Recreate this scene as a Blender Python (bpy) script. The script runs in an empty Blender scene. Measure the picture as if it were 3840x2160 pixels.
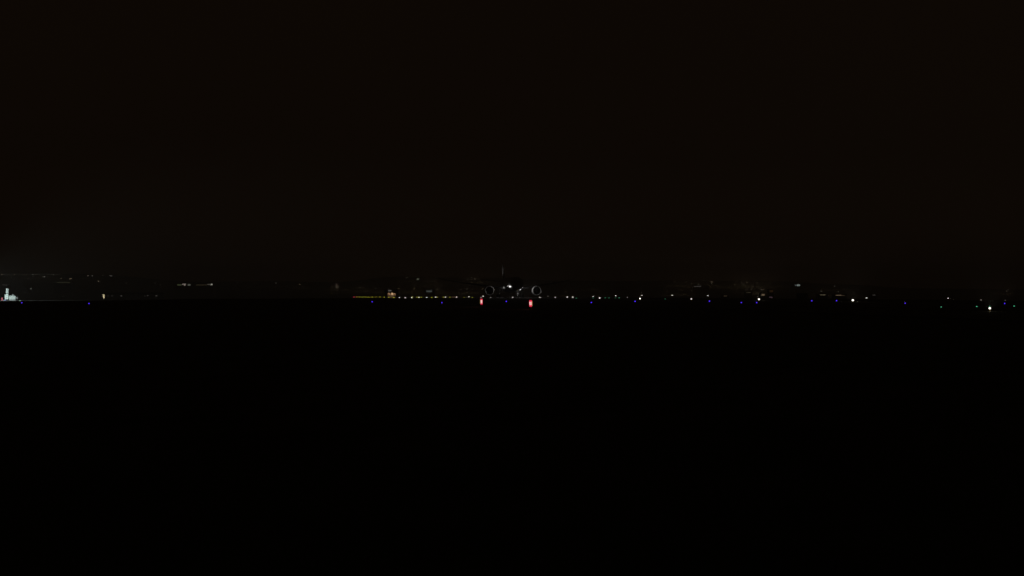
import bpy, bmesh, math, random
from mathutils import Vector, Matrix
random.seed(7)
scene = bpy.context.scene
COL = scene.collection

# ---------------------------------------------------------------- camera, sky, exposure
F = 4600.0                      # focal length in pixels of the 3840 px wide photograph
H = 2.4                         # eye height
YH = 1105.0                     # row of the true horizon
PITCH = math.atan((YH - 1080.0) / F)
cam_data = bpy.data.cameras.new('camera')
cam = bpy.data.objects.new('camera', cam_data); COL.objects.link(cam)
cam_data.sensor_width = 36.0
cam_data.lens = F / 3840.0 * 36.0
cam_data.clip_start = 0.5; cam_data.clip_end = 20000
cam.location = (0, 0, H); cam.rotation_euler = (math.pi/2 + PITCH, 0, 0)
scene.camera = cam

world = bpy.data.worlds.new('World'); scene.world = world
world.use_nodes = True
wn = world.node_tree; wn.nodes.clear()
w_out = wn.nodes.new('ShaderNodeOutputWorld'); w_bg = wn.nodes.new('ShaderNodeBackground')
w_tc = wn.nodes.new('ShaderNodeTexCoord'); w_nz = wn.nodes.new('ShaderNodeTexNoise'); w_rp = wn.nodes.new('ShaderNodeValToRGB')
w_nz.inputs['Scale'].default_value = 2.2; w_nz.inputs['Detail'].default_value = 2.0
w_rp.color_ramp.elements[0].position = 0.3; w_rp.color_ramp.elements[0].color = (0.76, 0.44, 0.235, 1)   # city-lit low cloud, warm brown
w_rp.color_ramp.elements[1].position = 0.75; w_rp.color_ramp.elements[1].color = (0.85, 0.50, 0.26, 1)
wn.links.new(w_tc.outputs['Generated'], w_nz.inputs['Vector'])
wn.links.new(w_nz.outputs['Fac'], w_rp.inputs['Fac'])
w_sx = wn.nodes.new('ShaderNodeSeparateXYZ'); w_mr = wn.nodes.new('ShaderNodeMapRange')       # town glow: the cloud is a little brighter low down
w_mr.inputs['From Min'].default_value = 0.0; w_mr.inputs['From Max'].default_value = 0.11
w_mr.inputs['To Min'].default_value = 0.0076; w_mr.inputs['To Max'].default_value = 0.0052
wn.links.new(w_tc.outputs['Generated'], w_sx.inputs['Vector']); wn.links.new(w_sx.outputs['Z'], w_mr.inputs['Value'])
wn.links.new(w_mr.outputs['Result'], w_bg.inputs['Strength'])
wn.links.new(w_rp.outputs['Color'], w_bg.inputs['Color'])
wn.links.new(w_bg.outputs['Background'], w_out.inputs['Surface'])

scene.render.engine = 'CYCLES'
scene.view_settings.view_transform = 'Standard'
scene.view_settings.look = 'None'
scene.view_settings.exposure = 0.0
scene.view_settings.gamma = 1.0
HAZE_L = 2000.0                 # mean free path of the night haze, metres

# ---------------------------------------------------------------- helpers
def pt(X, Y, D):
    """a point at depth D seen in the direction of photo pixel X, Y"""
    a = (X - 1920.0) / F; b = (1080.0 - Y) / F
    cp, sp = math.cos(PITCH), math.sin(PITCH)
    d = Vector((a, cp - b*sp, sp + b*cp))
    return Vector((0, 0, H)) + d * (D / d.y)

def lerp_tab(tab, x):
    if x <= tab[0][0]: return tab[0][1]
    for (a, va), (b, vb) in zip(tab, tab[1:]):
        if x <= b:
            t = (x-a)/(b-a); t = t*t*(3-2*t)
            return va + (vb-va)*t
    return tab[-1][1]
EDGE = [(-1500, 1129), (0, 1128.5), (420, 1127), (760, 1121), (1300, 1118.5), (1700, 1116.5), (2500, 1117), (3000, 1120.5), (3500, 1124), (3840, 1128), (5500, 1131)]
RIDGE = [(-2500, 1040), (-400, 1024), (240, 1026), (480, 1036), (720, 1056), (1000, 1055), (1250, 1058), (1500, 1036), (1620, 1040), (1800, 1042), (2100, 1052), (2550, 1052), (2900, 1054), (3150, 1064), (3400, 1082), (3840, 1084), (6000, 1070)]
def smooth(a, b, x):
    t = min(1.0, max(0.0, (x-a)/(b-a))); return t*t*(3-2*t)
def T(x, y):
    """height of the ground"""
    if y < 200: return 0.0
    X = 1920.0 + F * x / y
    ye = lerp_tab(EDGE, X)
    far = H - (ye - YH) / F * y
    z = far * smooth(250, 500, y)
    if y > 2100:
        top = H + (YH - lerp_tab(RIDGE, X)) / F * 2850.0
        z = far + (top - far) * smooth(2100, 2850, y)
        z += 1.3 * math.sin(x*0.013 + y*0.004) * math.sin(y*0.011) * smooth(2100, 2500, y)
    return z
def on_ground(X, Y, h, dmin=120.0, dmax=2840.0, fallback=560.0):
    """where the top of something of height h, standing on the ground, is seen at X, Y; returns x, y, ground z, height"""
    D = dmin
    while D < dmax:
        p = pt(X, Y, D)
        if T(p.x, p.y) + h >= p.z:
            return p.x, p.y, T(p.x, p.y), p.z - T(p.x, p.y)
        D += 2.0 if D < 700 else 10.0
    p = pt(X, Y, fallback)
    return p.x, p.y, T(p.x, p.y), p.z - T(p.x, p.y)

def principled(name, color, rough=0.6, metal=0.0, noise=0.0, scale=5.0, bump=0.0):
    m = bpy.data.materials.new(name); m.use_nodes = True
    nt = m.node_tree; b = nt.nodes['Principled BSDF']
    b.inputs['Roughness'].default_value = rough; b.inputs['Metallic'].default_value = metal
    b.inputs['Base Color'].default_value = (*color, 1)
    if noise > 0:
        tc = nt.nodes.new('ShaderNodeTexCoord'); nz = nt.nodes.new('ShaderNodeTexNoise'); rp = nt.nodes.new('ShaderNodeValToRGB')
        nz.inputs['Scale'].default_value = scale; nz.inputs['Detail'].default_value = 6
        rp.color_ramp.elements[0].position = 0.3; rp.color_ramp.elements[1].position = 0.7
        rp.color_ramp.elements[0].color = (*[c*(1-noise) for c in color], 1)
        rp.color_ramp.elements[1].color = (*[min(1, c*(1+noise)) for c in color], 1)
        nt.links.new(tc.outputs['Object'], nz.inputs['Vector']); nt.links.new(nz.outputs['Fac'], rp.inputs['Fac'])
        nt.links.new(rp.outputs['Color'], b.inputs['Base Color'])
        if bump > 0:
            bp = nt.nodes.new('ShaderNodeBump'); bp.inputs['Strength'].default_value = bump
            nt.links.new(nz.outputs['Fac'], bp.inputs['Height']); nt.links.new(bp.outputs['Normal'], b.inputs['Normal'])
    return m
EM = {}
def glow(name, rgb, strength, sample='NONE'):
    key = (name, tuple(rgb), round(strength, 3))
    if key in EM: return EM[key]
    m = bpy.data.materials.new(name); m.use_nodes = True
    b = m.node_tree.nodes['Principled BSDF']
    b.inputs['Base Color'].default_value = (*[0.3*c for c in rgb], 1)
    b.inputs['Emission Color'].default_value = (*rgb, 1); b.inputs['Emission Strength'].default_value = strength
    try: m.cycles.emission_sampling = sample
    except Exception: pass
    EM[key] = m
    return m
def thru(D):                    # what the haze leaves of a lamp at distance D
    return math.exp(-D / HAZE_L)

def box(bm, c, s, rot=None):
    r = bmesh.ops.create_cube(bm, size=1.0)
    M = Matrix.Translation(c) @ (rot.to_4x4() if rot else Matrix.Identity(4)) @ Matrix.Diagonal((*s, 1))
    bmesh.ops.transform(bm, matrix=M, verts=r['verts']); return r['verts']
def cyl(bm, a, b, r1, r2=None, seg=12):
    a = Vector(a); b = Vector(b); d = b - a; r2 = r1 if r2 is None else r2
    r = bmesh.ops.create_cone(bm, cap_ends=True, segments=seg, radius1=r1, radius2=r2, depth=d.length)
    q = Vector((0, 0, 1)).rotation_difference(d.normalized())
    bmesh.ops.transform(bm, matrix=Matrix.Translation((a+b)/2) @ q.to_matrix().to_4x4(), verts=r['verts'])
def ball(bm, c, r, sz=(1, 1, 1), u=12, v=8):
    q = bmesh.ops.create_uvsphere(bm, u_segments=u, v_segments=v, radius=r)
    bmesh.ops.transform(bm, matrix=Matrix.Translation(c) @ Matrix.Diagonal((*sz, 1)), verts=q['verts'])
def prism(bm, poly, a, b, axis):
    """extrude a closed polygon (pairs) between a and b along axis 0, 1 or 2"""
    def v(p, t):
        q = [p[0], p[1]]; q.insert(axis, t); return bm.verts.new(q)
    A = [v(p, a) for p in poly]; B = [v(p, b) for p in poly]
    bm.faces.new(A); bm.faces.new(list(reversed(B)))
    for i in range(len(poly)):
        j = (i+1) % len(poly); bm.faces.new((A[i], B[i], B[j], A[j]))
def loft(bm, rings, cap=True):
    R = [[bm.verts.new(p) for p in ring] for ring in rings]
    for a, b in zip(R, R[1:]):
        n = len(a)
        for i in range(n): bm.faces.new((a[i], a[(i+1) % n], b[(i+1) % n], b[i]))
    if cap: bm.faces.new(list(reversed(R[0]))); bm.faces.new(R[-1])
def obj(name, bm, mat, parent=None, smooth_=False, loc=(0, 0, 0)):
    bmesh.ops.recalc_face_normals(bm, faces=bm.faces[:])
    me = bpy.data.meshes.new(name); bm.to_mesh(me); bm.free()
    if smooth_:
        for p in me.polygons: p.use_smooth = True
    me.materials.append(mat)
    o = bpy.data.objects.new(name, me); COL.objects.link(o); o.location = loc
    if parent: o.parent = parent
    return o
def thing(name, label, cat, loc=(0, 0, 0), rotz=0.0, group=None):
    o = bpy.data.objects.new(name, None); COL.objects.link(o)
    o.location = loc; o.rotation_euler = (0, 0, rotz); o.empty_display_size = 0.2
    o['label'] = label; o['category'] = cat
    if group: o['group'] = group
    return o
def struct(o, kind='structure'):
    o['kind'] = kind; return o
def lamp(name, kind, loc, energy, color, parent=None, target=None, spot=90, blend=0.6, radius=0.1):
    d = bpy.data.lights.new(name, kind); d.energy = energy; d.color = color; d.shadow_soft_size = radius
    if kind == 'SPOT': d.spot_size = math.radians(spot); d.spot_blend = blend
    o = bpy.data.objects.new(name, d); COL.objects.link(o); o.location = loc
    if target is not None:
        o.rotation_euler = (Vector(target) - Vector(loc)).to_track_quat('-Z', 'Y').to_euler()
    if parent: o.parent = parent
    return o
ORD = ['first', 'second', 'third', 'fourth', 'fifth', 'sixth', 'seventh', 'eighth', 'ninth', 'tenth', 'eleventh', 'twelfth', 'thirteenth', 'fourteenth', 'fifteenth', 'sixteenth', 'seventeenth', 'eighteenth', 'nineteenth', 'twentieth', 'twenty-first', 'twenty-second', 'twenty-third', 'twenty-fourth', 'twenty-fifth', 'twenty-sixth', 'twenty-seventh', 'twenty-eighth', 'twenty-ninth', 'thirtieth']

# ---------------------------------------------------------------- materials
M_grass = principled('airfield_grass', (0.045, 0.055, 0.025), 0.95, noise=0.4, scale=0.35, bump=0.3)
M_asphalt = principled('asphalt', (0.05, 0.05, 0.05), 0.85, noise=0.25, scale=0.6)
M_concrete = principled('apron_concrete', (0.33, 0.33, 0.31), 0.8, noise=0.15, scale=0.8)
M_marking = principled('yellow_marking', (0.55, 0.38, 0.05), 0.7, noise=0.1, scale=3)
M_marking_w = principled('white_marking', (0.7, 0.7, 0.68), 0.7, noise=0.1, scale=3)
M_metal = principled('galvanised_metal', (0.35, 0.35, 0.36), 0.5, 0.7, noise=0.1, scale=8)
M_dark = principled('dark_metal', (0.03, 0.03, 0.03), 0.5, 0.3, noise=0.1, scale=8)
M_orange = principled('yellow_fixture_paint', (0.5, 0.32, 0.05), 0.5, noise=0.1, scale=12)
M_white = principled('white_cabinet_paint', (0.68, 0.78, 0.75), 0.55, noise=0.05, scale=1.5)
M_grey = principled('grey_cabinet_paint', (0.22, 0.24, 0.235), 0.6, noise=0.1, scale=1.5)
M_red = principled('red_paint', (0.55, 0.05, 0.1), 0.5, noise=0.1, scale=3)
M_blue = principled('blue_paint', (0.12, 0.17, 0.4), 0.5, noise=0.1, scale=3)
M_skin = principled('aircraft_paint', (0.20, 0.20, 0.21), 0.35, noise=0.05, scale=0.4)
M_fin = principled('fin_paint', (0.45, 0.45, 0.46), 0.4, noise=0.05, scale=0.4)
M_lip = principled('polished_inlet_lip', (0.8, 0.8, 0.8), 0.42, 0.3, noise=0.04, scale=2)
M_glass = principled('cockpit_glass', (0.01, 0.012, 0.015), 0.08)
M_fan = principled('titanium_fan', (0.08, 0.08, 0.085), 0.4, 0.8, noise=0.1, scale=6)
M_tyre = principled('tyre_rubber', (0.02, 0.02, 0.02), 0.8, noise=0.1, scale=8)
M_wall = principled('rendered_wall', (0.36, 0.30, 0.24), 0.85, noise=0.12, scale=0.5)
M_wall2 = principled('metal_cladding', (0.30, 0.32, 0.30), 0.7, noise=0.12, scale=0.4)
M_wall3 = principled('dark_cladding', (0.05, 0.05, 0.05), 0.8, noise=0.2, scale=0.4)
M_roof = principled('roofing', (0.06, 0.055, 0.05), 0.8, noise=0.2, scale=0.6)
M_leaf = principled('foliage', (0.04, 0.055, 0.025), 0.9, noise=0.4, scale=1.2)
M_bark = principled('bark', (0.06, 0.045, 0.03), 0.95, noise=0.3, scale=4)

# ---------------------------------------------------------------- ground, runway, taxiways
xs = [-3600, -3000, -2500, -2100, -1800, -1600, -1400, -1250, -1100, -1000, -900, -800] + list(range(-740, 741, 20)) + [800, 900, 1000, 1100, 1250, 1400, 1600, 1800, 2100, 2500, 3000, 3600]
ys = [-120, -60, 0, 50, 100, 150, 200] + list(range(220, 700, 20)) + list(range(700, 2100, 50)) + list(range(2100, 3000, 45)) + [3000, 3300, 3700, 4200]
bm = bmesh.new()
grid = [[bm.verts.new((x, y, T(x, min(y, 2850)) - (0 if y <= 2850 else (y-2850)*0.012))) for x in xs] for y in ys]
for j in range(len(ys)-1):
    for i in range(len(xs)-1): bm.faces.new((grid[j][i], grid[j][i+1], grid[j+1][i+1], grid[j+1][i]))
struct(obj('ground', bm, M_grass, smooth_=True))

VX = -math.tan(math.radians(11.85))      # lateral drift of the runway per metre of depth
def strip(name, mat, cx0, vx, w, y0, y1, lift, step=10.0):
    bm = bmesh.new(); prev = None; y = y0
    while y <= y1 + 0.01:
        row = []
        for k in range(5):
            x = cx0 + vx*y + (k/4 - 0.5)*w
            row.append(bm.verts.new((x, y, T(x, y) + lift)))
        if prev:
            for k in range(4): bm.faces.new((prev[k], prev[k+1], row[k+1], row[k]))
        prev = row; y += step
    return struct(obj(name, bm, mat))
strip('runway', M_asphalt, 141, VX, 46, 180, 2050, 0.05)
strip('taxiway', M_asphalt, 72.5, -math.tan(math.radians(8)), 23, 60, 1000, 0.05)
strip('taxiway', M_asphalt, -120, 0.0, 20, 60, 560, 0.06)
strip('taxiway_marking', M_marking, 72.5, -math.tan(math.radians(8)), 0.3, 60, 1000, 0.08)
for name, off in (('runway_marking', -21.5), ('runway_marking', 21.5)):
    strip(name, M_marking_w, 141 + off, VX, 0.9, 180, 2050, 0.09)
# apron at the far left and its low kerb
bm = bmesh.new()
rows = []
for y in range(596, 680, 6):
    rows.append([bm.verts.new((x, y, T(x, y) + 0.03)) for x in range(-330, -168, 6)])
for a, b in zip(rows, rows[1:]):
    for i in range(len(a)-1): bm.faces.new((a[i], a[i+1], b[i+1], b[i]))
struct(obj('apron', bm, M_concrete))
bm = bmesh.new()
x = -330.0
while x < -184:
    z0 = T(x, 594); z1 = T(x+6, 594)
    vs = [bm.verts.new(p) for p in ((x, 593.8, z0-0.3), (x+6, 593.8, z1-0.3), (x+6, 593.8, z1+0.13), (x, 593.8, z0+0.13),
                                    (x, 594.2, z0-0.3), (x+6, 594.2, z1-0.3), (x+6, 594.2, z1+0.13), (x, 594.2, z0+0.13))]
    for q in ((0, 1, 2, 3), (5, 4, 7, 6), (3, 2, 6, 7)): bm.faces.new([vs[k] for k in q])
    x += 6
struct(obj('apron_kerb', bm, M_concrete))

# ---------------------------------------------------------------- airfield lights
WHITE = (1.0, 0.93, 0.82); YELLOW = (0.62, 0.62, 0.045); BLUE = (0.10, 0.035, 1.0); GREEN = (0.12, 0.72, 0.36); RED = (1.0, 0.06, 0.13); AMBER = (0.85, 0.5, 0.06)
def unit_mesh(kind):
    bm = bmesh.new()
    if kind == 'base': cyl(bm, (0, 0, 0), (0, 0, 0.05), 0.16, 0.14, 14)
    if kind == 'stem': cyl(bm, (0, 0, 0), (0, 0, 1), 0.035, 0.03, 8)
    if kind == 'lens':
        ball(bm, (0, 0, 0), 0.5, (1, 1, 0.85), 14, 9)
    bmesh.ops.recalc_face_normals(bm, faces=bm.faces[:])
    me = bpy.data.meshes.new(kind); bm.to_mesh(me); bm.free()
    for p in me.polygons: p.use_smooth = (kind == 'lens')
    if kind != 'lens': me.materials.append(M_orange if kind == 'stem' else M_metal)
    return me
MESH = {k: unit_mesh(k) for k in ('base', 'stem', 'lens')}
LENS = {}
def lens_mesh(mat):
    if mat.name not in LENS:
        me = MESH['lens'].copy(); me.name = 'lens'; me.materials.clear(); me.materials.append(mat); LENS[mat.name] = me
    return LENS[mat.name]
def link(name, me, parent):
    o = bpy.data.objects.new(name, me); COL.objects.link(o); o.parent = parent; return o
def field_light(name, label, cat, group, X, Y, D, z_ground, h, rgb, power, px=4.6):
    p = pt(X, Y, D)
    t = thing(name, label, cat, (p.x, p.y, z_ground), 0, group)
    link('base', MESH['base'], t)
    s = link('stem', MESH['stem'], t); s.scale = (1, 1, max(0.05, h - 0.02))
    d = px * D / F
    lv = round(power / thru(D) * 8) / 8.0
    l = link('lens', lens_mesh(glow('lit_lens', rgb, max(0.125, lv))), t)
    l.location = (0, 0, h); l.scale = (d, d, d)
    return t
def auto_light(name, label, cat, group, X, Y, rgb, power, px=4.6, h=0.4, fb=560.0):
    x, y, z, hh = on_ground(X, Y, h, fallback=fb)
    return field_light(name, label, cat, group, X, Y, y, z, hh, rgb, power, px)

# far runway edge: one red lamp, a run of yellow ones, then white
XV = 955.0
edge = [(1327.5, 1113.5, RED, .75), (1338, 1113.5, AMBER, .55), (1348, 1113.5, YELLOW, .55), (1358.5, 1114, YELLOW, .55), (1370, 1114, YELLOW, .6), (1382.5, 1114, YELLOW, .6),
        (1396, 1114, YELLOW, .6), (1410, 1113.5, YELLOW, .6), (1425, 1113.5, YELLOW, .7), (1441, 1114, YELLOW, .6), (1458, 1115, YELLOW, .6), (1477, 1116, YELLOW, .9),
        (1498, 1117, WHITE, .85), (1520, 1117, WHITE, .95), (1544, 1116, WHITE, .95), (1571, 1115.5, WHITE, .95), (1600, 1115, WHITE, .95), (1633.5, 1114.3, WHITE, .9),
        (1670.5, 1114.3, WHITE, .8), (1712, 1114, WHITE, 1.0), (1758.3, 1112.5, WHITE, 1.0), (1811.5, 1111, WHITE, 1.0), (1872.7, 1110, WHITE, .22)]
ny = 0; nw = 0
for i, (X, Y, rgb, pw) in enumerate(edge):
    D = 755000.0 / (X - XV); p = pt(X, Y, D); z = T(p.x, p.y)
    if rgb is RED: lab = 'single red runway end light at the left tip of the long row'
    elif rgb is AMBER: lab = 'amber runway edge light right beside the single red one'
    elif rgb is YELLOW: lab = '%s yellow runway edge light counted rightward from the amber one' % ORD[ny]; ny += 1
    else: lab = '%s white edge light counted rightward from the end of the yellow run' % ORD[nw]; nw += 1
    field_light('runway_edge_light', lab, 'runway light', 'runway edge lights of the receding row', X, Y, D, z, max(0.3, p.z - z), rgb, pw*(1.15 if X > 1480 else 1.45), 4.1 if X > 1480 else 3.2)
# runway centre line: smaller amber and white lamps between them
centre = [(1547, 1113.2, YELLOW, .5), (1563, 1114.3, YELLOW, .45), (1580.5, 1114.7, YELLOW, .55), (1618.7, 1115.2, YELLOW, .6), (1640, 1114.7, YELLOW, .6), (1662.3, 1114.3, YELLOW, .45),
          (1686.5, 1114.5, YELLOW, .45), (1740.5, 1115.7, YELLOW, .45), (1771.3, 1116.2, YELLOW, .65), (1804, 1116.3, WHITE, .5), (1840, 1115.8, WHITE, .35), (1922.5, 1115, WHITE, .75),
          (2023, 1115, WHITE, .6), (2027.5, 1118.6, WHITE, .6), (2082.5, 1115, WHITE, .65)]
nc = 0; nd = 0
for X, Y, rgb, pw in centre:
    D = 650000.0 / (X - XV) if X < 1900 else 470.0
    p = pt(X, Y, D); z = T(p.x, p.y)
    if rgb is YELLOW: lab = '%s small yellow centre line light between the white edge lights, from the left' % ORD[nc]; nc += 1
    else: lab = '%s small dim white surface light low under the aircraft, from the left' % ORD[nd]; nd += 1
    field_light('runway_centre_light', lab, 'runway light', 'small surface lights along the runway centre', X, Y, D, z, max(0.05, p.z - z), rgb, pw, 4.0)
blue = [(81.5, 1135.3), (333.5, 1138), (1395.5, 1131.5), (1657, 1135), (1898.5, 1130.3), (2217.5, 1134.3), (2381.5, 1129.7), (2660.5, 1129), (2780, 1134.5), (2837.5, 1134.5), (3044, 1128), (3137, 1127.3), (3394.5, 1137), (3767.5, 1138)]
BL = ['beside the white cabin at the far left', 'alone below the lit doorway on the left', 'under the yellow runway row', 'low below the white lights, left of the left red sign', 'between the two red signs',
      'first to the right of the right red sign', 'just left of the bright white lamp right of centre', 'alone below the distant town strip', 'left one of the low close pair', 'right one of the low close pair, under a bright lamp',
      'below the dark shed', 'left of the brightest lamp on the skyline', 'alone between the bright lamps on the right', 'above the green lights at the far right']
for (X, Y), w in zip(blue, BL):
    auto_light('taxiway_edge_light', 'blue taxiway edge light ' + w, 'taxiway light', 'blue taxiway edge lights', X, Y, BLUE, 1.05, 4.6)
green = [(2161, 1119, .35), (2224.5, 1118, .16), (2270, 1117.4, .35), (2284, 1117.6, .3), (2308, 1117.5, .16), (2321.7, 1117.2, .4), (2494.5, 1121.3, .18), (3529.3, 1151.5, .75), (3663, 1150, .95), (3711, 1149.3, .6), (3803, 1148.2, .9)]
GL = ['just right of the two white lights near the right engine', 'faint, directly under a white edge light', 'dim, left one of the middle pair', 'dim, right one of the middle pair', 'very faint, under a lone white light',
      'dim, last before the bright white lamp', 'very faint, alone on the dark grass right of centre', 'leftmost of the four bright ones at the lower right', 'second from left of the four at the lower right',
      'touching the top of the big white lamp', 'closest to the right edge of the photo']
for (X, Y, pw), w in zip(green, GL):
    auto_light('taxiway_centre_light', 'green taxiway centre light ' + w, 'taxiway light', 'green taxiway centre lights', X, Y, GREEN, pw, 4.4, h=0.08)
whites = [(2127.5, 1114, .95, 'left of a close pair right of the right engine'), (2148, 1114.2, .85, 'right of a close pair right of the right engine'), (2223.5, 1112.2, .8, 'above a blue light and a faint green one'),
          (2248.7, 1117.3, 1.1, 'low, just left of the green dashes'), (2308.7, 1110, .8, 'above the green dashes'), (2406.5, 1108.4, .85, 'just above the bright centre-right lamp'), (2520.7, 1108.2, .95, 'alone high on the skyline right of centre'),
          (2592.5, 1121, 1.1, 'low on the grass below the hillside strip light'), (2654.5, 1109.8, .95, 'above a lone blue light'), (2814.5, 1112.5, .95, 'left of the haloed lamp over the blue pair'), (3249.3, 1117.6, 1.0, 'just right of the brightest skyline lamp'),
          (3555.8, 1119.3, 1.0, 'alone high near the right edge'), (3679, 1125, .28, 'faint, above the green lights'), (3769.5, 1126, .1, 'barely lit, above the last blue light'), (1944, 1110, .16, 'dim, below the nose of the aircraft'),
          (2055, 1111, .14, 'faint, right of the right engine'), (2352.7, 1115, .16, 'tiny faint, left of the bright centre-right lamp'), (75, 1127, .5, 'greenish flush with the kerb right of the white cabin')]
for X, Y, pw, w in whites:
    auto_light('runway_edge_light', 'white airfield edge light ' + w, 'runway light', 'white airfield edge lights', X, Y, WHITE if X > 100 else (0.6, 1.0, 0.75), pw, 5.2 if pw > .5 else 3.4, h=0.45)
# four big bright lamps with a pool of light on the grass
big = [(2400, 1119.7, 7.0, 12, 'bright white lamp right of centre, above the grass edge'), (2846, 1122.2, 8.0, 20, 'bright white lamp above the close pair of blue lights'),
       (3198, 1125.8, 9.5, 20, 'brightest white lamp on the right skyline'), (3711.7, 1156, 10.0, 2.5, 'large white lamp low at the lower right among green lights')]
for X, Y, px, en, lab in big:
    x, y, z, hh = on_ground(X, Y, 0.45, fallback=420)
    t = field_light('runway_guard_lamp', lab, 'runway lamp', 'bright nearby runway lamps', X, Y, y, z, hh, (1.0, 0.95, 0.82), 2.2, px*0.78)
    bm = bmesh.new(); cyl(bm, (0, 0, 0), (0, 0, 0.04), 0.20, 0.17, 16)
    obj('hood', bm, M_metal, t, loc=(0, 0, hh + px*0.43*y/F))
    lamp('lamp_light', 'POINT', (0, -px*y/F*0.8, hh), en, (1.0, 0.93, 0.78), t, radius=0)
    lamp('beam', 'SPOT', (0, -px*y/F*0.6, hh), {7.0: 150, 8.0: 600, 9.5: 900, 10.0: 450}[px], (1.0, 0.95, 0.8), t, (-x*.5, -y*.5, hh + y*.34), 72, 1.0, 0)

# ---------------------------------------------------------------- the two red holding-position signs
M_sign_red = glow('backlit_red_face', (1.0, 0.03, 0.085), 0.80, 'AUTO')
M_sign_white = glow('backlit_white_letter', (1.0, 0.66, 0.62), 1.15, 'AUTO')
M_sign_yel = glow('backlit_yellow_letter', (0.50, 0.38, 0.11), 0.42, 'AUTO')
M_sign_blk = principled('black_sign_face', (0.02, 0.02, 0.02), 0.5)
A = pt(1805, 1131, 242.0); B = pt(1991, 1138, 200.0)
axis = math.atan2(B.y - A.y, B.x - A.x)
def sign(label, X, Yt, Yb, D, flip):
    c = pt(X, (Yt+Yb)/2, D); ht = (Yb-Yt)/F*D; zb = c.z - ht/2 - T(c.x, c.y)
    t = thing('holding_position_sign', label, 'airport sign', (c.x, c.y, T(c.x, c.y)), axis, 'red holding position signs beside the taxiway')
    W = 1.9; w2 = 0.55                                    # red panel, then the narrow location panel outboard
    # local +x runs towards the camera and right; the lit face looks along local -y
    s = 1 if not flip else -1
    x0, x1 = (-(W+w2)/2, (W+w2)/2)
    bm = bmesh.new(); box(bm, (0, 0.06, zb+ht/2), (W+w2, 0.10, ht)); obj('housing', bm, M_dark, t)
    for k in (-0.9, -0.3, 0.3, 0.9):
        bm = bmesh.new(); cyl(bm, (k, 0.06, 0), (k, 0.06, zb), 0.03); box(bm, (k, 0.06, 0.02), (0.2, 0.2, 0.04)); obj('leg', bm, M_orange, t)
    if s > 0: xr = (x0, x0+W); xl = (x1-w2, x1)
    else: xr = (x1-W, x1); xl = (x0, x0+w2)
    bm = bmesh.new(); box(bm, ((xr[0]+xr[1])/2, -0.005, zb+ht/2), (W-0.02, 0.03, ht-0.03)); face = obj('red_face', bm, M_sign_red, t)
    bm = bmesh.new(); cz = zb + ht*0.50
    if s > 0:                                             # right sign: two upright strokes
        for cx_, ww in ((xr[0]+0.55, 0.62), (xr[0]+1.42, 0.42)): box(bm, (cx_, -0.028, cz), (ww, 0.012, ht*0.5))
    else:                                                 # left sign: close-set strokes crossed by thin gaps
        for k in range(3): box(bm, ((xr[0]+xr[1])/2+0.05, -0.028, cz + (k-1)*ht*0.19 - 0.01), (W*0.78, 0.012, ht*0.155))
    obj('lettering', bm, M_sign_white, t)
    bm = bmesh.new(); box(bm, ((xl[0]+xl[1])/2, -0.005, zb+ht/2), (w2-0.02, 0.03, ht-0.03)); obj('location_panel', bm, M_sign_blk, t)
    bm = bmesh.new(); cx_ = (xl[0]+xl[1])/2
    box(bm, (cx_-0.13, -0.026, cz), (0.16, 0.012, ht*0.72)); box(bm, (cx_+0.13, -0.026, cz), (0.16, 0.012, ht*0.72)); box(bm, (cx_, -0.026, cz-ht*0.33), (0.1, 0.012, 0.09))
    obj('location_letter', bm, M_sign_yel, t)
    return t
sign('smaller glowing red sign with crossed white lettering, left one under the aircraft', 1804.8, 1120.3, 1141.8, 242.0, True)
sign('larger glowing red sign with two upright white strokes, right one under the engine', 1991.5, 1125.5, 1150.5, 200.0, False)

# ---------------------------------------------------------------- the airliner
YAW = math.radians(7.4)
AD = 505.0
base = pt(1925, 1117, AD); gz = 1.05
air = thing('airliner', 'dark twin engine airliner facing the camera with glinting engine inlet rims', 'airplane', (base.x, base.y, T(base.x, base.y)), YAW)
GZ = T(base.x, base.y)
dz = 1.05 - GZ
def ell(y, cz, rx, rz, n=28, cx=0.0):
    return [(cx + rx*math.cos(2*math.pi*k/n), y, cz + rz*math.sin(2*math.pi*k/n)) for k in range(n)]
FC = 5.55
prof = [(-17.6, 4.75, .12, .12), (-17.3, 4.8, .6, .55), (-16.6, 4.88, 1.15, 1.05), (-15.5, 5.05, 1.75, 1.65), (-14, 5.3, 2.3, 2.3), (-12, 5.47, 2.72, 2.78), (-9.5, FC, 2.88, 2.97), (0, FC, 2.9, 3.0),
        (18, FC, 2.9, 3.0), (23, 5.75, 2.75, 2.75), (28, 6.15, 2.3, 2.25), (33, 6.6, 1.65, 1.6), (38, 7.0, .9, .85), (41, 7.25, .35, .35)]
bm = bmesh.new(); loft(bm, [ell(y, z, a, b) for y, z, a, b in prof]); fus = obj('fuselage', bm, M_skin, air, True)
bm = bmesh.new(); loft(bm, [ell(y, z, a, b, 20) for y, z, a, b in ((-3, 3.2, .6, .3), (0, 3.35, 2.4, .95), (5, 3.4, 3.1, 1.15), (14, 3.4, 3.1, 1.15), (20, 3.35, 2.0, .8), (23, 3.3, .5, .3))])
obj('belly_fairing', bm, M_skin, air, True)
bm = bmesh.new()
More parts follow.
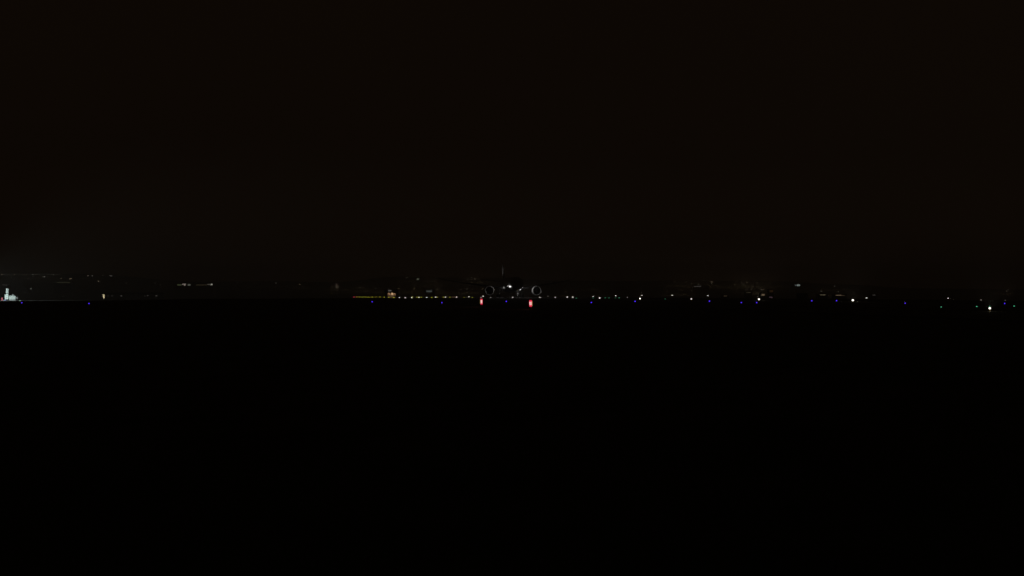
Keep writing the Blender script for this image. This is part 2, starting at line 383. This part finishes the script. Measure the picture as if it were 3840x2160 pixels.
for sx in (-1, 1):
    for k in range(3):
        a0 = 0.10 + k*0.42
        vs = []
        for aa, zz, yy in ((a0, 5.95, -15.55), (a0+.34, 5.95, -15.35+.12*k), (a0+.30, 6.55, -14.75+.2*k), (a0+.02, 6.55, -14.95)):
            r = 1.72 if zz < 6.2 else 1.92
            vs.append(bm.verts.new((sx*r*math.sin(aa)*1.0, yy - .35*math.cos(aa) + (1-math.cos(aa))*1.2, zz)))
        bm.faces.new(vs if sx > 0 else list(reversed(vs)))
obj('cockpit_window', bm, M_glass, fus)
def airfoil(chord, y0, x, z, th, n=10):
    up = []; lo = []
    for k in range(n+1):
        t = k/n; yt = 5*th*(0.2969*math.sqrt(t) - .126*t - .3516*t*t + .2843*t**3 - .1015*t**4)
        up.append((x, y0 + t*chord, z + yt*chord)); lo.append((x, y0 + t*chord, z - yt*chord*0.8))
    return up + list(reversed(lo[1:-1]))
for s in (-1, 1):
    bm = bmesh.new()
    loft(bm, [airfoil(c, y, s*x, z, t) for x, y, z, c, t in ((1.5, -1.0, 3.7, 13, .13), (3.5, 0.6, 4.0, 11.5, .125), (9.9, 5.0, 4.85, 7.6, .11), (20, 11.8, 6.3, 4.4, .10), (27.5, 16.9, 7.7, 2.5, .09), (29.6, 18.9, 8.5, 1.3, .09))])
    w = obj('wing', bm, M_skin, air, True)
    bm = bmesh.new(); loft(bm, [airfoil(c, y, s*x, z, .08) for x, y, z, c in ((29.6, 18.9, 8.5, 1.3), (30.3, 20.0, 10.0, .6))]); obj('winglet', bm, M_skin, w, True)
    for fx in (5.5, 14, 20):
        bm = bmesh.new(); fy = 9.5 + abs(fx)*.42; ball(bm, (s*fx, fy, 3.9 + fx*.13), 0.3, (1, 6.5, 1.2)); obj('flap_fairing', bm, M_skin, w, True)
    # engine
    ex = s*9.9; ez = 3.0 + dz
    e = bpy.data.objects.new('engine', None); COL.objects.link(e); e.parent = air; e.location = (ex, 0, ez)
    def ring(y, r, n=40): return [(r*math.cos(2*math.pi*k/n), y, r*math.sin(2*math.pi*k/n)) for k in range(n)]
    bm = bmesh.new(); loft(bm, [ring(.55, 1.985), ring(1.3, 2.05), ring(2.6, 2.06), ring(4.2, 1.85), ring(5.4, 1.55), ring(5.38, 1.48), ring(4.4, 1.5)], cap=False); obj('nacelle', bm, M_skin, e, True)
    bm = bmesh.new(); loft(bm, [ring(.55, 1.985), ring(.25, 1.93), ring(.08, 1.86), ring(0, 1.78), ring(-.01, 1.73), ring(.05, 1.67), ring(.2, 1.61), ring(.45, 1.57)], cap=False); obj('inlet_lip', bm, M_lip, e, True)
    bm = bmesh.new(); loft(bm, [ring(.45, 1.57), ring(.9, 1.55), ring(1.6, 1.56)], cap=False); obj('inlet_duct', bm, M_dark, e, True)
    bm = bmesh.new()
    for k in range(20):
        a = 2*math.pi*k/20; r0, r1 = .42, 1.53
        v = [(r0*math.cos(a), 1.35, r0*math.sin(a)), (r1*math.cos(a+.05), 1.30, r1*math.sin(a+.05)), (r1*math.cos(a+.30), 1.55, r1*math.sin(a+.30)), (r0*math.cos(a+.30), 1.55, r0*math.sin(a+.30))]
        bm.faces.new([bm.verts.new(q) for q in v])
    loft(bm, [ring(1.62, 1.55), ring(1.66, .1)])
    obj('fan', bm, M_fan, e)
    bm = bmesh.new(); loft(bm, [ring(.75, .03, 20), ring(.95, .2, 20), ring(1.3, .42, 20), ring(1.6, .45, 20)]); obj('spinner', bm, M_fan, e, True)
    bm = bmesh.new(); loft(bm, [ring(3.8, 1.1, 24), ring(6.2, .75, 24), ring(7.2, .12, 24)]); obj('core_nozzle', bm, M_metal, e, True)
    bm = bmesh.new(); prism(bm, [(1.2, ez+1.95), (1.8, ez+2.25), (7, ez+2.3), (10, ez+1.7), (6, ez+1.1), (3.5, ez+1.7)], ex-.2, ex+.2, 0); obj('pylon', bm, M_skin, air)
    # tailplane
    bm = bmesh.new(); loft(bm, [airfoil(c, y, s*x, z, .09) for x, y, z, c in ((.6, 31.5, 7.0, 5.6), (9.7, 37.6, 8.1, 2.0))]); obj('tailplane', bm, M_skin, air, True)
# fin
bm = bmesh.new()
def finfoil(chord, y0, z, th, n=10):
    return [(p[2], p[1], z) for p in airfoil(chord, y0, 0, 0, th, n)]
FT = (pt(1886, 985, 541).z - GZ)
loft(bm, [finfoil(8.2, 26.5, 8.0, .09), finfoil(7.2, 28.6, 9.5, .09), finfoil(3.0, 35.6, FT, .08)])
fin = obj('tail_fin', bm, M_fin, air, True)
bm = bmesh.new(); prism(bm, [(34.6, 8.8), (35.6, 8.8), (38.3, FT-.4), (37.9, FT-.4)], -.13, .13, 0); obj('rudder', bm, M_fin, fin)
# landing gear
def wheel_pair(y, x, r, w, parent, gap):
    for s in (-1, 1):
        bm = bmesh.new(); cyl(bm, (x+s*gap-w/2, y, r+dz), (x+s*gap+w/2, y, r+dz), r, r, 20); o = obj('wheel', bm, M_tyre, parent)
        bm = bmesh.new(); cyl(bm, (x+s*gap-w/2-.01, y, r+dz), (x+s*gap+w/2+.01, y, r+dz), r*.5, r*.5, 16); obj('rim', bm, M_metal, o)
bm = bmesh.new(); cyl(bm, (0, -12.5, .5), (0, -12.3, 3.2), .13); cyl(bm, (0, -12.6, 1.6), (0, -10.8, 3.0), .07); box(bm, (0, -12.62, 1.55), (.75, .14, .16))
nose = obj('nose_gear', bm, M_metal, air); wheel_pair(-12.5, 0, .5, .35, nose, .38)
bm = bmesh.new()
for s in (-1, 1): box(bm, (s*.55, -11.9, 2.35), (.06, 2.0, .8))
obj('gear_door', bm, M_fin, nose)
for s in (-1, 1):
    bm = bmesh.new(); cyl(bm, (s*4.9, 11.5, .7), (s*4.7, 11.3, 4.0), .2); cyl(bm, (s*4.9, 10.7, .68), (s*4.9, 12.3, .68), .14); cyl(bm, (s*4.9, 11.5, 1.8), (s*3.2, 11.5, 3.2), .1)
    mg = obj('main_gear', bm, M_metal, air)
    for yy in (10.75, 12.25): wheel_pair(yy, s*4.9, .68, .5, mg, .55)
    bm = bmesh.new(); box(bm, (s*5.6, 11.5, 2.7), (.07, 2.2, 1.7)); obj('gear_door', bm, M_skin, mg)
# aircraft lights, plus a painted fuselage glint and two added fills
bm = bmesh.new(); box(bm, (-3.2, -9.0, 4.8), (1.0, .3, .13), Matrix.Rotation(-.12, 3, 'Y')); obj('fuselage_glint', bm, glow('glint_glow', (1, .98, .95), 1.0), air)  # glowing strip painted in for the reflection on the fuselage side, no lamp
bm = bmesh.new(); ball(bm, (-3.95, -.1, 4.15), .40); obj('wing_root_light', bm, glow('dim_landing_lamp', (1, 1, .95), .16), air, True)
bm = bmesh.new(); ball(bm, (0.12, -12.75, 1.72), .14); obj('taxi_light', bm, glow('dim_taxi_lamp', (1, .97, .9), .35), nose, True)
for s, k in ((-1, .55), (1, 1.0)):
    lamp('wing_scan_light', 'SPOT', (s*3.6, -.3, 5.0), (420 if s > 0 else 420)*k, (1, .97, .92), air, (s*9.0, .2, 3.3+dz), 70, .8, 0)
    lamp('logo_light', 'SPOT', (s*5.5, 34.0, 7.9), 260, (1, .95, .88), air, (0, 35.5, 13.8), 70, .9, .1)
lamp('nose_taxi_beam', 'SPOT', (.1, -12.9, 1.8), 250, (1, .97, .93), air, (7, -40, .5), 70, 1.0, 0)
for s in (-1, 1): lamp('wing_root_beam', 'SPOT', (s*4.6, -1.6, 3.6), 900, (1, .97, .93), air, (s*9, -40, 6), 60, 1.0, 0)
lamp('nose_gear_fill', 'SPOT', (0.9, -15.5, 1.6), 40, (1, .97, .93), air, (0.3, -12.4, 2.0), 80, .9, 0)  # added fill that brightens the nose gear from ahead, no fitting there
lamp('belly_haze_fill', 'POINT', (2.9, -8.0, 1.3), 110, (1, .97, .93), air, radius=0)  # added light for the grey haze glow below, not fitted to the aircraft

# ---------------------------------------------------------------- floodlit cabins at the far left
CD = 606.0
def px(X0, X1, Y0, Y1, D=CD):
    a = pt(X0, Y1, D); b = pt(X1, Y0, D); return a.x, b.x, a.z, b.z
gzl = T(pt(40, 1128, CD).x, CD)
# equipment cabin
x0, x1, z0, z1 = px(34.8, 58.2, 1108.8, 1128)
w = x1-x0; cb = thing('equipment_cabin', 'wide white equipment cabin with a grey plinth and a small roof unit', 'cabin', ((x0+x1)/2, CD, gzl))
hz = z1 - gzl; pl = hz*0.27
bm = bmesh.new(); box(bm, (0, 1.2, pl/2), (w, 2.4, pl)); obj('plinth', bm, M_grey, cb)
bm = bmesh.new(); box(bm, (0, 1.2, pl + (hz-pl)*.42), (w, 2.4, (hz-pl)*.84)); wl = obj('wall', bm, M_white, cb)
bm = bmesh.new(); box(bm, (0, 1.2, hz - (hz-pl)*.08), (w+.1, 2.5, (hz-pl)*.155)); obj('roof', bm, M_white, cb)
bm = bmesh.new(); box(bm, (0, -.02, hz*.80), (w*.96, .035, .1)); box(bm, (0, -.02, hz*.35), (w*.96, .035, .05)); box(bm, (.45, -.02, hz*.55), (.04, .035, hz*.42)); box(bm, (-.55, -.02, hz*.55), (.04, .035, hz*.42)); obj('door_trim', bm, M_grey, wl)
bm = bmesh.new(); box(bm, (-.05, 1.2, hz+.36), (.8, .8, .72)); box(bm, (-.05, .78, hz+.36), (.6, .04, .5)); obj('roof_unit', bm, M_grey, cb)
# tall twin-panel mast on a cabinet
x0, x1, z0, z1 = px(17.6, 31.4, 1101.3, 1122.5)
tw = x1-x0; mt = thing('antenna_cabinet', 'tall white cabinet topped by two upright white panels', 'antenna', ((x0+x1)/2, CD, gzl))
zb = z0-gzl; zt = z1-gzl
bm = bmesh.new(); prism(bm, [(-tw/2, zb), (tw/2-.1, zb), (tw/2, zb+.15), (tw/2, zt-.55), (tw/2-.35, zt), (-tw/2+.75, zt), (-tw/2+.35, zt-.62), (-tw/2+.25, zt-.4), (-tw/2, zt-.4)], 0, 1.4, 1)
obj('cabinet', bm, M_white, mt)
for k in (-.35, .1, .55):
    bm = bmesh.new(); cyl(bm, (k, .7, 0), (k, .7, zb), .07); obj('leg', bm, M_metal, mt)
_, _, p0, p1 = px(0, 1, 1082.5, 1099.3)
bm = bmesh.new(); cyl(bm, (.12, .7, zt-.2), (.12, .7, p1-gzl+.4), .05); obj('pole', bm, M_metal, mt)
for a, b in ((21.3, 26.0), (27.0, 30.3)):
    xa = pt(a, 1090, CD).x - mt.location.x; xb = pt(b, 1090, CD).x - mt.location.x
    bm = bmesh.new(); box(bm, ((xa+xb)/2, .5, (p0+p1)/2-gzl), (xb-xa, .25, p1-p0)); bmesh.ops.bevel(bm, geom=bm.edges[:], offset=.03, segments=1); obj('panel', bm, M_white, mt)
# small things beside
def small(name, lab, cat, X0, X1, Y0, Y1, build):
    x0, x1, z0, z1 = px(X0, X1, Y0, Y1); t = thing(name, lab, cat, ((x0+x1)/2, CD-.6, gzl)); build(t, x1-x0, z1-gzl); return t
def b_board(t, w, h):
    bm = bmesh.new(); box(bm, (0, 0, h*.58), (w, .12, h*.84)); bmesh.ops.bevel(bm, geom=bm.edges[:], offset=.03, segments=1); obj('board', bm, M_red, t)
    bm = bmesh.new(); cyl(bm, (0, .1, 0), (0, .1, h*.3), .05); obj('post', bm, M_metal, t)
small('marker_board', 'red upright marker board left of the tall white cabinet', 'marker board', 7.6, 12.4, 1116, 1127.5, b_board)
def b_drum(t, w, h):
    bm = bmesh.new(); box(bm, (0, .3, h*.5), (w, .7, h)); bmesh.ops.bevel(bm, geom=bm.edges[:], offset=.06, segments=2); obj('tank_body', bm, M_blue, t)
    bm = bmesh.new(); box(bm, (-w*.2, .3, h+.02), (w*.3, .4, .05)); obj('lid', bm, M_grey, t)
small('storage_box', 'low blue storage box in front of the tall white cabinet', 'box', 17.5, 24.3, 1123.4, 1128, b_drum)
def b_crate(t, w, h):
    bm = bmesh.new(); box(bm, (0, .3, h*.5), (w, .5, h)); bmesh.ops.bevel(bm, geom=bm.edges[:], offset=.05, segments=2); obj('box_body', bm, M_grey, t)
small('storage_box', 'low teal grey storage box between the red board and the blue box', 'box', 13, 17.2, 1124.2, 1128, b_crate)
def b_dish(t, w, h):
    bm = bmesh.new(); ball(bm, (0, 0, h-.5), .5, (1, .6, 1), 16, 10); cyl(bm, (0, 0, h-.5), (.55, -.1, h-.55), .14, .03); obj('lamp_head', bm, M_metal, t, True)
    bm = bmesh.new(); cyl(bm, (0, .1, 0), (0, .1, h-.7), .04); cyl(bm, (0, .1, .25), (-.4, .1, 0), .03); cyl(bm, (0, .1, .25), (.4, .1, 0), .03); obj('stand', bm, M_dark, t)
small('portable_floodlight', 'unlit round grey lamp head on a stand right of the white cabin', 'floodlight', 63.5, 71.5, 1113.5, 1127.5, b_dish)
# floodlight mast just out of the frame that lights them
fm = thing('floodlight_mast', 'floodlight mast beyond the left edge that lights the white cabins', 'floodlight', (-268, 583, T(-268, 583)))
bm = bmesh.new(); cyl(bm, (0, 0, 0), (0, 0, 9), .14, .08, 12); obj('mast', bm, M_metal, fm)
bm = bmesh.new(); box(bm, (.3, .2, 9.1), (.7, .3, .4)); obj('lamp_head', bm, M_dark, fm)
lamp('flood', 'SPOT', (.5, .6, 8.9), 42000, (.88, 1.0, .98), fm, (17, 24, 1.5), 120, .8, .2)

# ---------------------------------------------------------------- buildings in the distance
def building(label, X0, X1, Yt, D, mat, glow_patches=(), gable=True, lit=None, depth=10, name='building', cat='building', base_drop=0):
    """front wall spans X0..X1 with its eaves at Yt; wins, windows and painted wall light, are (X0, X1, Y0, Y1, colour, strength, partname)"""
    a = pt(X0, Yt, D); b = pt(X1, Yt, D); cx = (a.x+b.x)/2; w = b.x-a.x
    g = min(T(a.x, D), T(b.x, D)) - .3 - base_drop; h = a.z - g
    t = thing(name, label, cat, (cx, D, g))
    bm = bmesh.new(); box(bm, (0, depth/2, h/2), (w, depth, h)); obj('wall', bm, mat, t)
    bm = bmesh.new(); r = min(1.6, w*.12)
    if gable: prism(bm, [(-.4, h), (depth+.4, h), (depth/2, h+r)], -w/2-.3, w/2+.3, 0)
    else: box(bm, (0, depth/2, h+.12), (w+.4, depth+.4, .24))
    obj('roof', bm, M_roof, t)
    # prism above is laid (y, z) along x
    for q in glow_patches:
        c0 = pt(q[0], q[3], D); c1 = pt(q[1], q[2], D)
        bm = bmesh.new(); box(bm, ((c0.x+c1.x)/2-cx, -.06, (c0.z+c1.z)/2-g), (c1.x-c0.x, .1, c1.z-c0.z))
        o = obj(q[6] if len(q) > 6 else 'pane', bm, glow('window_or_wall_glow', q[4], round(q[5]/thru(D), 2)), t)  # windows, and light on walls painted as glowing panels
        fr = bmesh.new()
        ww, hh = c1.x-c0.x, c1.z-c0.z; cc = Vector(((c0.x+c1.x)/2-cx, -.08, (c0.z+c1.z)/2-g))
        box(fr, cc+Vector((0, 0, hh/2+.05)), (ww+.2, .16, .1)); box(fr, cc-Vector((0, 0, hh/2+.05)), (ww+.2, .16, .1))
        box(fr, cc+Vector((ww/2+.05, 0, 0)), (.1, .158, hh)); box(fr, cc-Vector((ww/2+.05, 0, 0)), (.1, .158, hh))
        obj('frame', fr, M_dark, o)
    if lit:
        for X, Y, en, colr, sp in lit:
            c = pt(X, Y, D)
            bm = bmesh.new(); box(bm, (c.x-cx, -.7, c.z-g), (.5, .3, .2)); box(bm, (c.x-cx, -.3, c.z-g+.08), (.08, .6, .06)); l = obj('wall_lamp', bm, M_dark, t)
            lamp('wall_lamp_light', 'SPOT', (c.x-cx, -1.1, c.z-g-.15), en, colr, t, (c.x-cx, .2, c.z-g-3.0), sp, .9, .2)
    return t
WARM = (1.0, .72, .42); CREAM = (1.0, .86, .5); COOL = (.85, 1.0, .93); PALE = (1, .93, .85)
building('brown lamp-lit hangar standing behind the yellow runway lights', 1452, 1484.5, 1097.5, 1600, M_wall, gable=False, lit=[(1470, 1098, 750, (1, .76, .48), 130), (1459, 1099, 300, (1, .64, .40), 150), (1479, 1099, 300, (1, .64, .40), 150)], depth=18, name='hangar', cat='hangar')
building('dark block behind the brown hangar with one pale strip window', 1440, 1492, 1086, 1750, M_wall3, [(1455.5, 1468.5, 1088.3, 1091.8, PALE, .085)], gable=False, depth=14)
building('long dark shed on the left with one bright cream doorway', 374, 600, 1102.5, 1250, M_wall2,
         [(387.5, 391.8, 1104.2, 1118.3, CREAM, .62, 'doorway'), (384, 387.3, 1104.4, 1106.2, CREAM, .55), (384, 387.3, 1109.5, 1112, CREAM, .3), (402, 408.5, 1108.5, 1111.5, PALE, .012), (418, 423, 1108, 1111.5, PALE, .012), (451.5, 458, 1108, 1111, PALE, .04),
          (540, 545, 1108.3, 1110, PALE, .02), (551.5, 556.5, 1107.5, 1110, PALE, .03), (583.5, 589, 1107.5, 1110.5, PALE, .05)], gable=True, depth=16, name='shed', cat='shed')
building('long warehouse on the left slope with bright lamp-lit patches on its wall', 655, 800, 1061.5, 2200, M_wall2,
         [(683, 697, 1064, 1068, (1, .84, .72), .17), (690.5, 695, 1068.9, 1072, (1, .84, .7), .17), (665, 681, 1066, 1070.5, (.8, 1, .45), .03), (704, 714.5, 1065, 1071.5, (.95, 1, .8), .055),
          (735, 776, 1066.5, 1071, (1, .8, .45), .010), (777, 788, 1064.5, 1068, (1, .9, .7), .05), (789.5, 797, 1064, 1069.5, (1, 1, .8), .19)], gable=False, depth=20, name='warehouse', cat='warehouse')  # wedges of lamp light on the wall, painted as glowing panels
building('low grey building left of the engines with a cool lit front wall', 1590, 1630, 1086.5, 2150, M_wall3, [(1599, 1620, 1089, 1095.5, COOL, .042)], gable=False, depth=14)  # lit facade painted as one glowing panel
building('small hillside house with a dim greenish window', 1558, 1576, 1042, 2600, M_wall3, [(1562.5, 1571.5, 1044.6, 1049, (.9, 1, .7), .06)], depth=10, name='house', cat='house')
building('hillside building on the right with a cool white lit end wall', 2966, 3004, 1064, 2500, M_wall3, [(2988, 3000, 1066.3, 1073, COOL, .13), (2981, 2987, 1066.8, 1072.5, COOL, .045)], gable=False, depth=12)  # light on the end wall is painted with two glowing panels
building('long low hillside block with one faint strip of windows', 2598, 2660, 1071, 2450, M_wall3, [(2603, 2629, 1073, 1075.2, PALE, .04)], gable=False, depth=12)
building('small shed with a brown lit wall above the haloed lamp', 2851, 2873, 1100.5, 1500, M_wall3, [(2855.5, 2867.5, 1102.3, 1109, WARM, .085)], gable=True, depth=8, name='shed', cat='shed')  # light on the brown wall is put in as an emissive panel
building('low canopy building on the right with a thin cream strip light', 3068, 3104, 1103, 1400, M_wall3, [(3075, 3096, 1105, 1106.6, CREAM, .11)], gable=False, depth=10)
building('long low building left of the brightest lamp with an orange strip light', 3128, 3176, 1104.5, 1400, M_wall3, [(3134, 3155, 1106, 1108.4, WARM, .12), (3155.5, 3168, 1107.5, 1109, WARM, .045)], gable=False, depth=10)
building('black unlit shed breaking the skyline above a blue light', 2994, 3029, 1100.5, 900, M_wall3, gable=False, depth=6, name='shed', cat='shed')
building('low building with a dull red-brown wall behind the white lights', 1690, 1716, 1110, 1700, M_wall3, [(1694, 1711, 1111, 1117, (1, .55, .35), .03)], gable=False, depth=9)  # wall light painted as a faint emissive panel
building('far right low block with a purple-grey lit base', 2880, 2902, 1085, 1700, M_wall3, [(2885, 2897, 1112.5, 1117, (1, .6, .75), .035), (2886, 2899, 1088, 1096, (1, .5, .2), .013)], gable=False, depth=9)  # light on the base and upper wall painted as emissive panels
building('hillside warehouse with a long dim olive wall at the left', 200, 268, 1056, 2350, M_wall3, [(212, 262, 1057.5, 1061, (.9, .9, .5), .011)], gable=False, depth=14, name='warehouse', cat='warehouse')  # dim light along the wall painted as an emissive strip
building('hillside hut near the left edge with a faint strip window', 2, 30, 1066.5, 2250, M_wall3, [(9, 26, 1068, 1070, PALE, .03)], gable=False, depth=8, name='house', cat='house')
building('hillside house above the shed doorway with a short pale strip', 406, 436, 1032, 2700, M_wall3, [(411, 421, 1033, 1035.5, PALE, .05)], depth=9, name='house', cat='house')
building('little building above the middle taxiway with a thin brown strip', 2708, 2732, 1107, 1500, M_wall3, [(2714, 2726, 1109.3, 1110.6, WARM, .06)], gable=False, depth=8)
building('pale strip lit hut beyond the right lamps', 3266, 3290, 1104, 1500, M_wall3, [(3272, 3282, 1105.8, 1107.2, PALE, .06)], gable=False, depth=8)
building('low block right of centre with a faint yellow strip', 2794, 2822, 1094.5, 1900, M_wall3, [(2799, 2815, 1096.3, 1097.8, CREAM, .04)], gable=False, depth=8)

# ---------------------------------------------------------------- street lamps of the town on the hills
def lamp_post_meshes():
    bm = bmesh.new(); cyl(bm, (0, 0, 0), (0, 0, 6.6), .12, .07, 8); cyl(bm, (0, 0, 6.6), (.8, 0, 6.9), .06, .05, 6)
    bmesh.ops.recalc_face_normals(bm, faces=bm.faces[:]); p = bpy.data.meshes.new('post'); bm.to_mesh(p); bm.free(); p.materials.append(M_dark)
    return p
POST = lamp_post_meshes()
town = {
 'left hilltop above the white cabins': [(7, 1030.5, 60), (14, 1030, 40), (21, 1030, 30), (31, 1030, 30), (42, 1033, 45), (42.5, 1039, 28), (54, 1029, 55), (66, 1029.5, 28), (74, 1029, 22), (89, 1030, 45), (99, 1031, 58), (116.7, 1083, 70),
    (123, 1029, 65), (124, 1036.5, 38), (134, 1030.5, 42), (139.5, 1029, 45), (149, 1030, 36), (158, 1038, 42), (163, 1030, 36), (166.5, 1038, 68), (177, 1038, 32), (178.5, 1030, 44), (193, 1029.5, 45), (200, 1030, 66), (215, 1029, 34), (220.5, 1030.5, 36), (229, 1043.5, 52)],
 'left slope around the cream doorway': [(233, 1079, 85), (236, 1111, 40), (251.5, 1074.5, 50), (262, 1046, 62), (269, 1046, 34), (330, 1034, 55), (346, 1034, 50), (369, 1055, 66), (374.5, 1055, 32), (388, 1032, 22), (474, 1062, 34), (580.5, 1062, 34), (602, 1067, 26)],
 'long dark slope left of the runway row': [(892, 1059, 34), (954, 1061, 42), (1034, 1061.5, 52), (1063, 1038, 20), (1124.5, 1067, 68), (1245, 1075, 42), (1262, 1071, 32), (1263.5, 1076, 76), (1270, 1074.5, 52)],
 'slope behind the hangar': [(1350, 1078, 52), (1362, 1080, 36), (1408.5, 1082, 42), (1494.5, 1082, 62), (1525, 1042, 36), (1553.5, 1084, 60)],
 'hillside left of the airliner': [(1604, 1058, 38), (1606, 1101, 26), (1622, 1054.5, 34), (1631, 1055, 34), (1640, 1085, 72), (1729, 1086, 42), (1751, 1083.5, 46), (1754, 1047.5, 28), (1767, 1047, 32), (1780, 1047, 62), (1793, 1047, 22), (1809, 1085, 48)],
 'hillside right of the airliner': [(2121, 1094, 44), (2210, 1071.5, 36), (2249, 1094, 28), (2502, 1092, 34), (2530, 1059, 34), (2555, 1089, 32), (2557, 1059, 26)],
 'hilltop strip at centre right': [(2573, 1057, 32), (2592, 1090, 32), (2594, 1064, 38), (2618.5, 1065, 44), (2667, 1057, 62), (2669, 1063, 56), (2755, 1067, 52), (2781.5, 1060, 50), (2787, 1067, 62), (2801, 1060, 48), (2802, 1085, 28), (2819, 1085, 72), (2826, 1061, 28), (2838, 1061, 38), (2856, 1086, 58), (2862, 1085.5, 38)],
 'dark slope at the far right': [(2886, 1062, 42), (2938, 1063, 28), (3079.5, 1092, 62), (3130, 1073, 32), (3143.5, 1094, 55), (3775, 1091.5, 46), (3779, 1087.5, 42)],
}
for place, pts in town.items():
    for i, (X, Y, v) in enumerate(sorted(pts)):
        x, y, z, hh = on_ground(X, Y, 6.8, dmin=1900, fallback=2700)
        bright = 'bright' if v >= 60 else ('dim' if v >= 40 else 'faint')
        t = thing('street_lamp', '%s street lamp, %s from left on the %s' % (bright, ORD[i], place), 'street lamp', (x, y, z + hh - 6.8), 0, 'street lamps of the town on the hills')
        link('post', POST, t)
        lin = ((v/255+.055)/1.055)**2.4
        warm = random.choice([(1, .86, .66), (1, .95, .85), (1, .80, .5), (.95, 1, .85)])
        d = 3.2 * y / F
        l = link('lamp_head', lens_mesh(glow('street_lamp_glass', warm, round(lin*((3.6 if v >= 50 else 1.7) if X < 420 else 1.9)/thru(y), 2))), t)
        l.location = (0, 0, 6.8); l.scale = (d, d, d*.7)
        lamp('street_light', 'POINT', (0, 0, 7.6), (3.5 if X < 400 else (8.0 if X < 1300 else 17.0))*v, (1, .72, .44), t, radius=0.0)

# ---------------------------------------------------------------- haze: one box round everything
bm = bmesh.new(); box(bm, (0, 2050, 32), (7400, 4500, 116))
hm = bpy.data.materials.new('night_haze'); hm.use_nodes = True
nt = hm.node_tree; nt.nodes.clear(); o_ = nt.nodes.new('ShaderNodeOutputMaterial'); pv = nt.nodes.new('ShaderNodeVolumePrincipled')
pv.inputs['Color'].default_value = (.99, .99, .98, 1); pv.inputs['Density'].default_value = 1.0/HAZE_L; pv.inputs['Anisotropy'].default_value = 0.2
nt.links.new(pv.outputs['Volume'], o_.inputs['Volume'])
hz_ = obj('haze', bm, hm); struct(hz_, 'stuff')
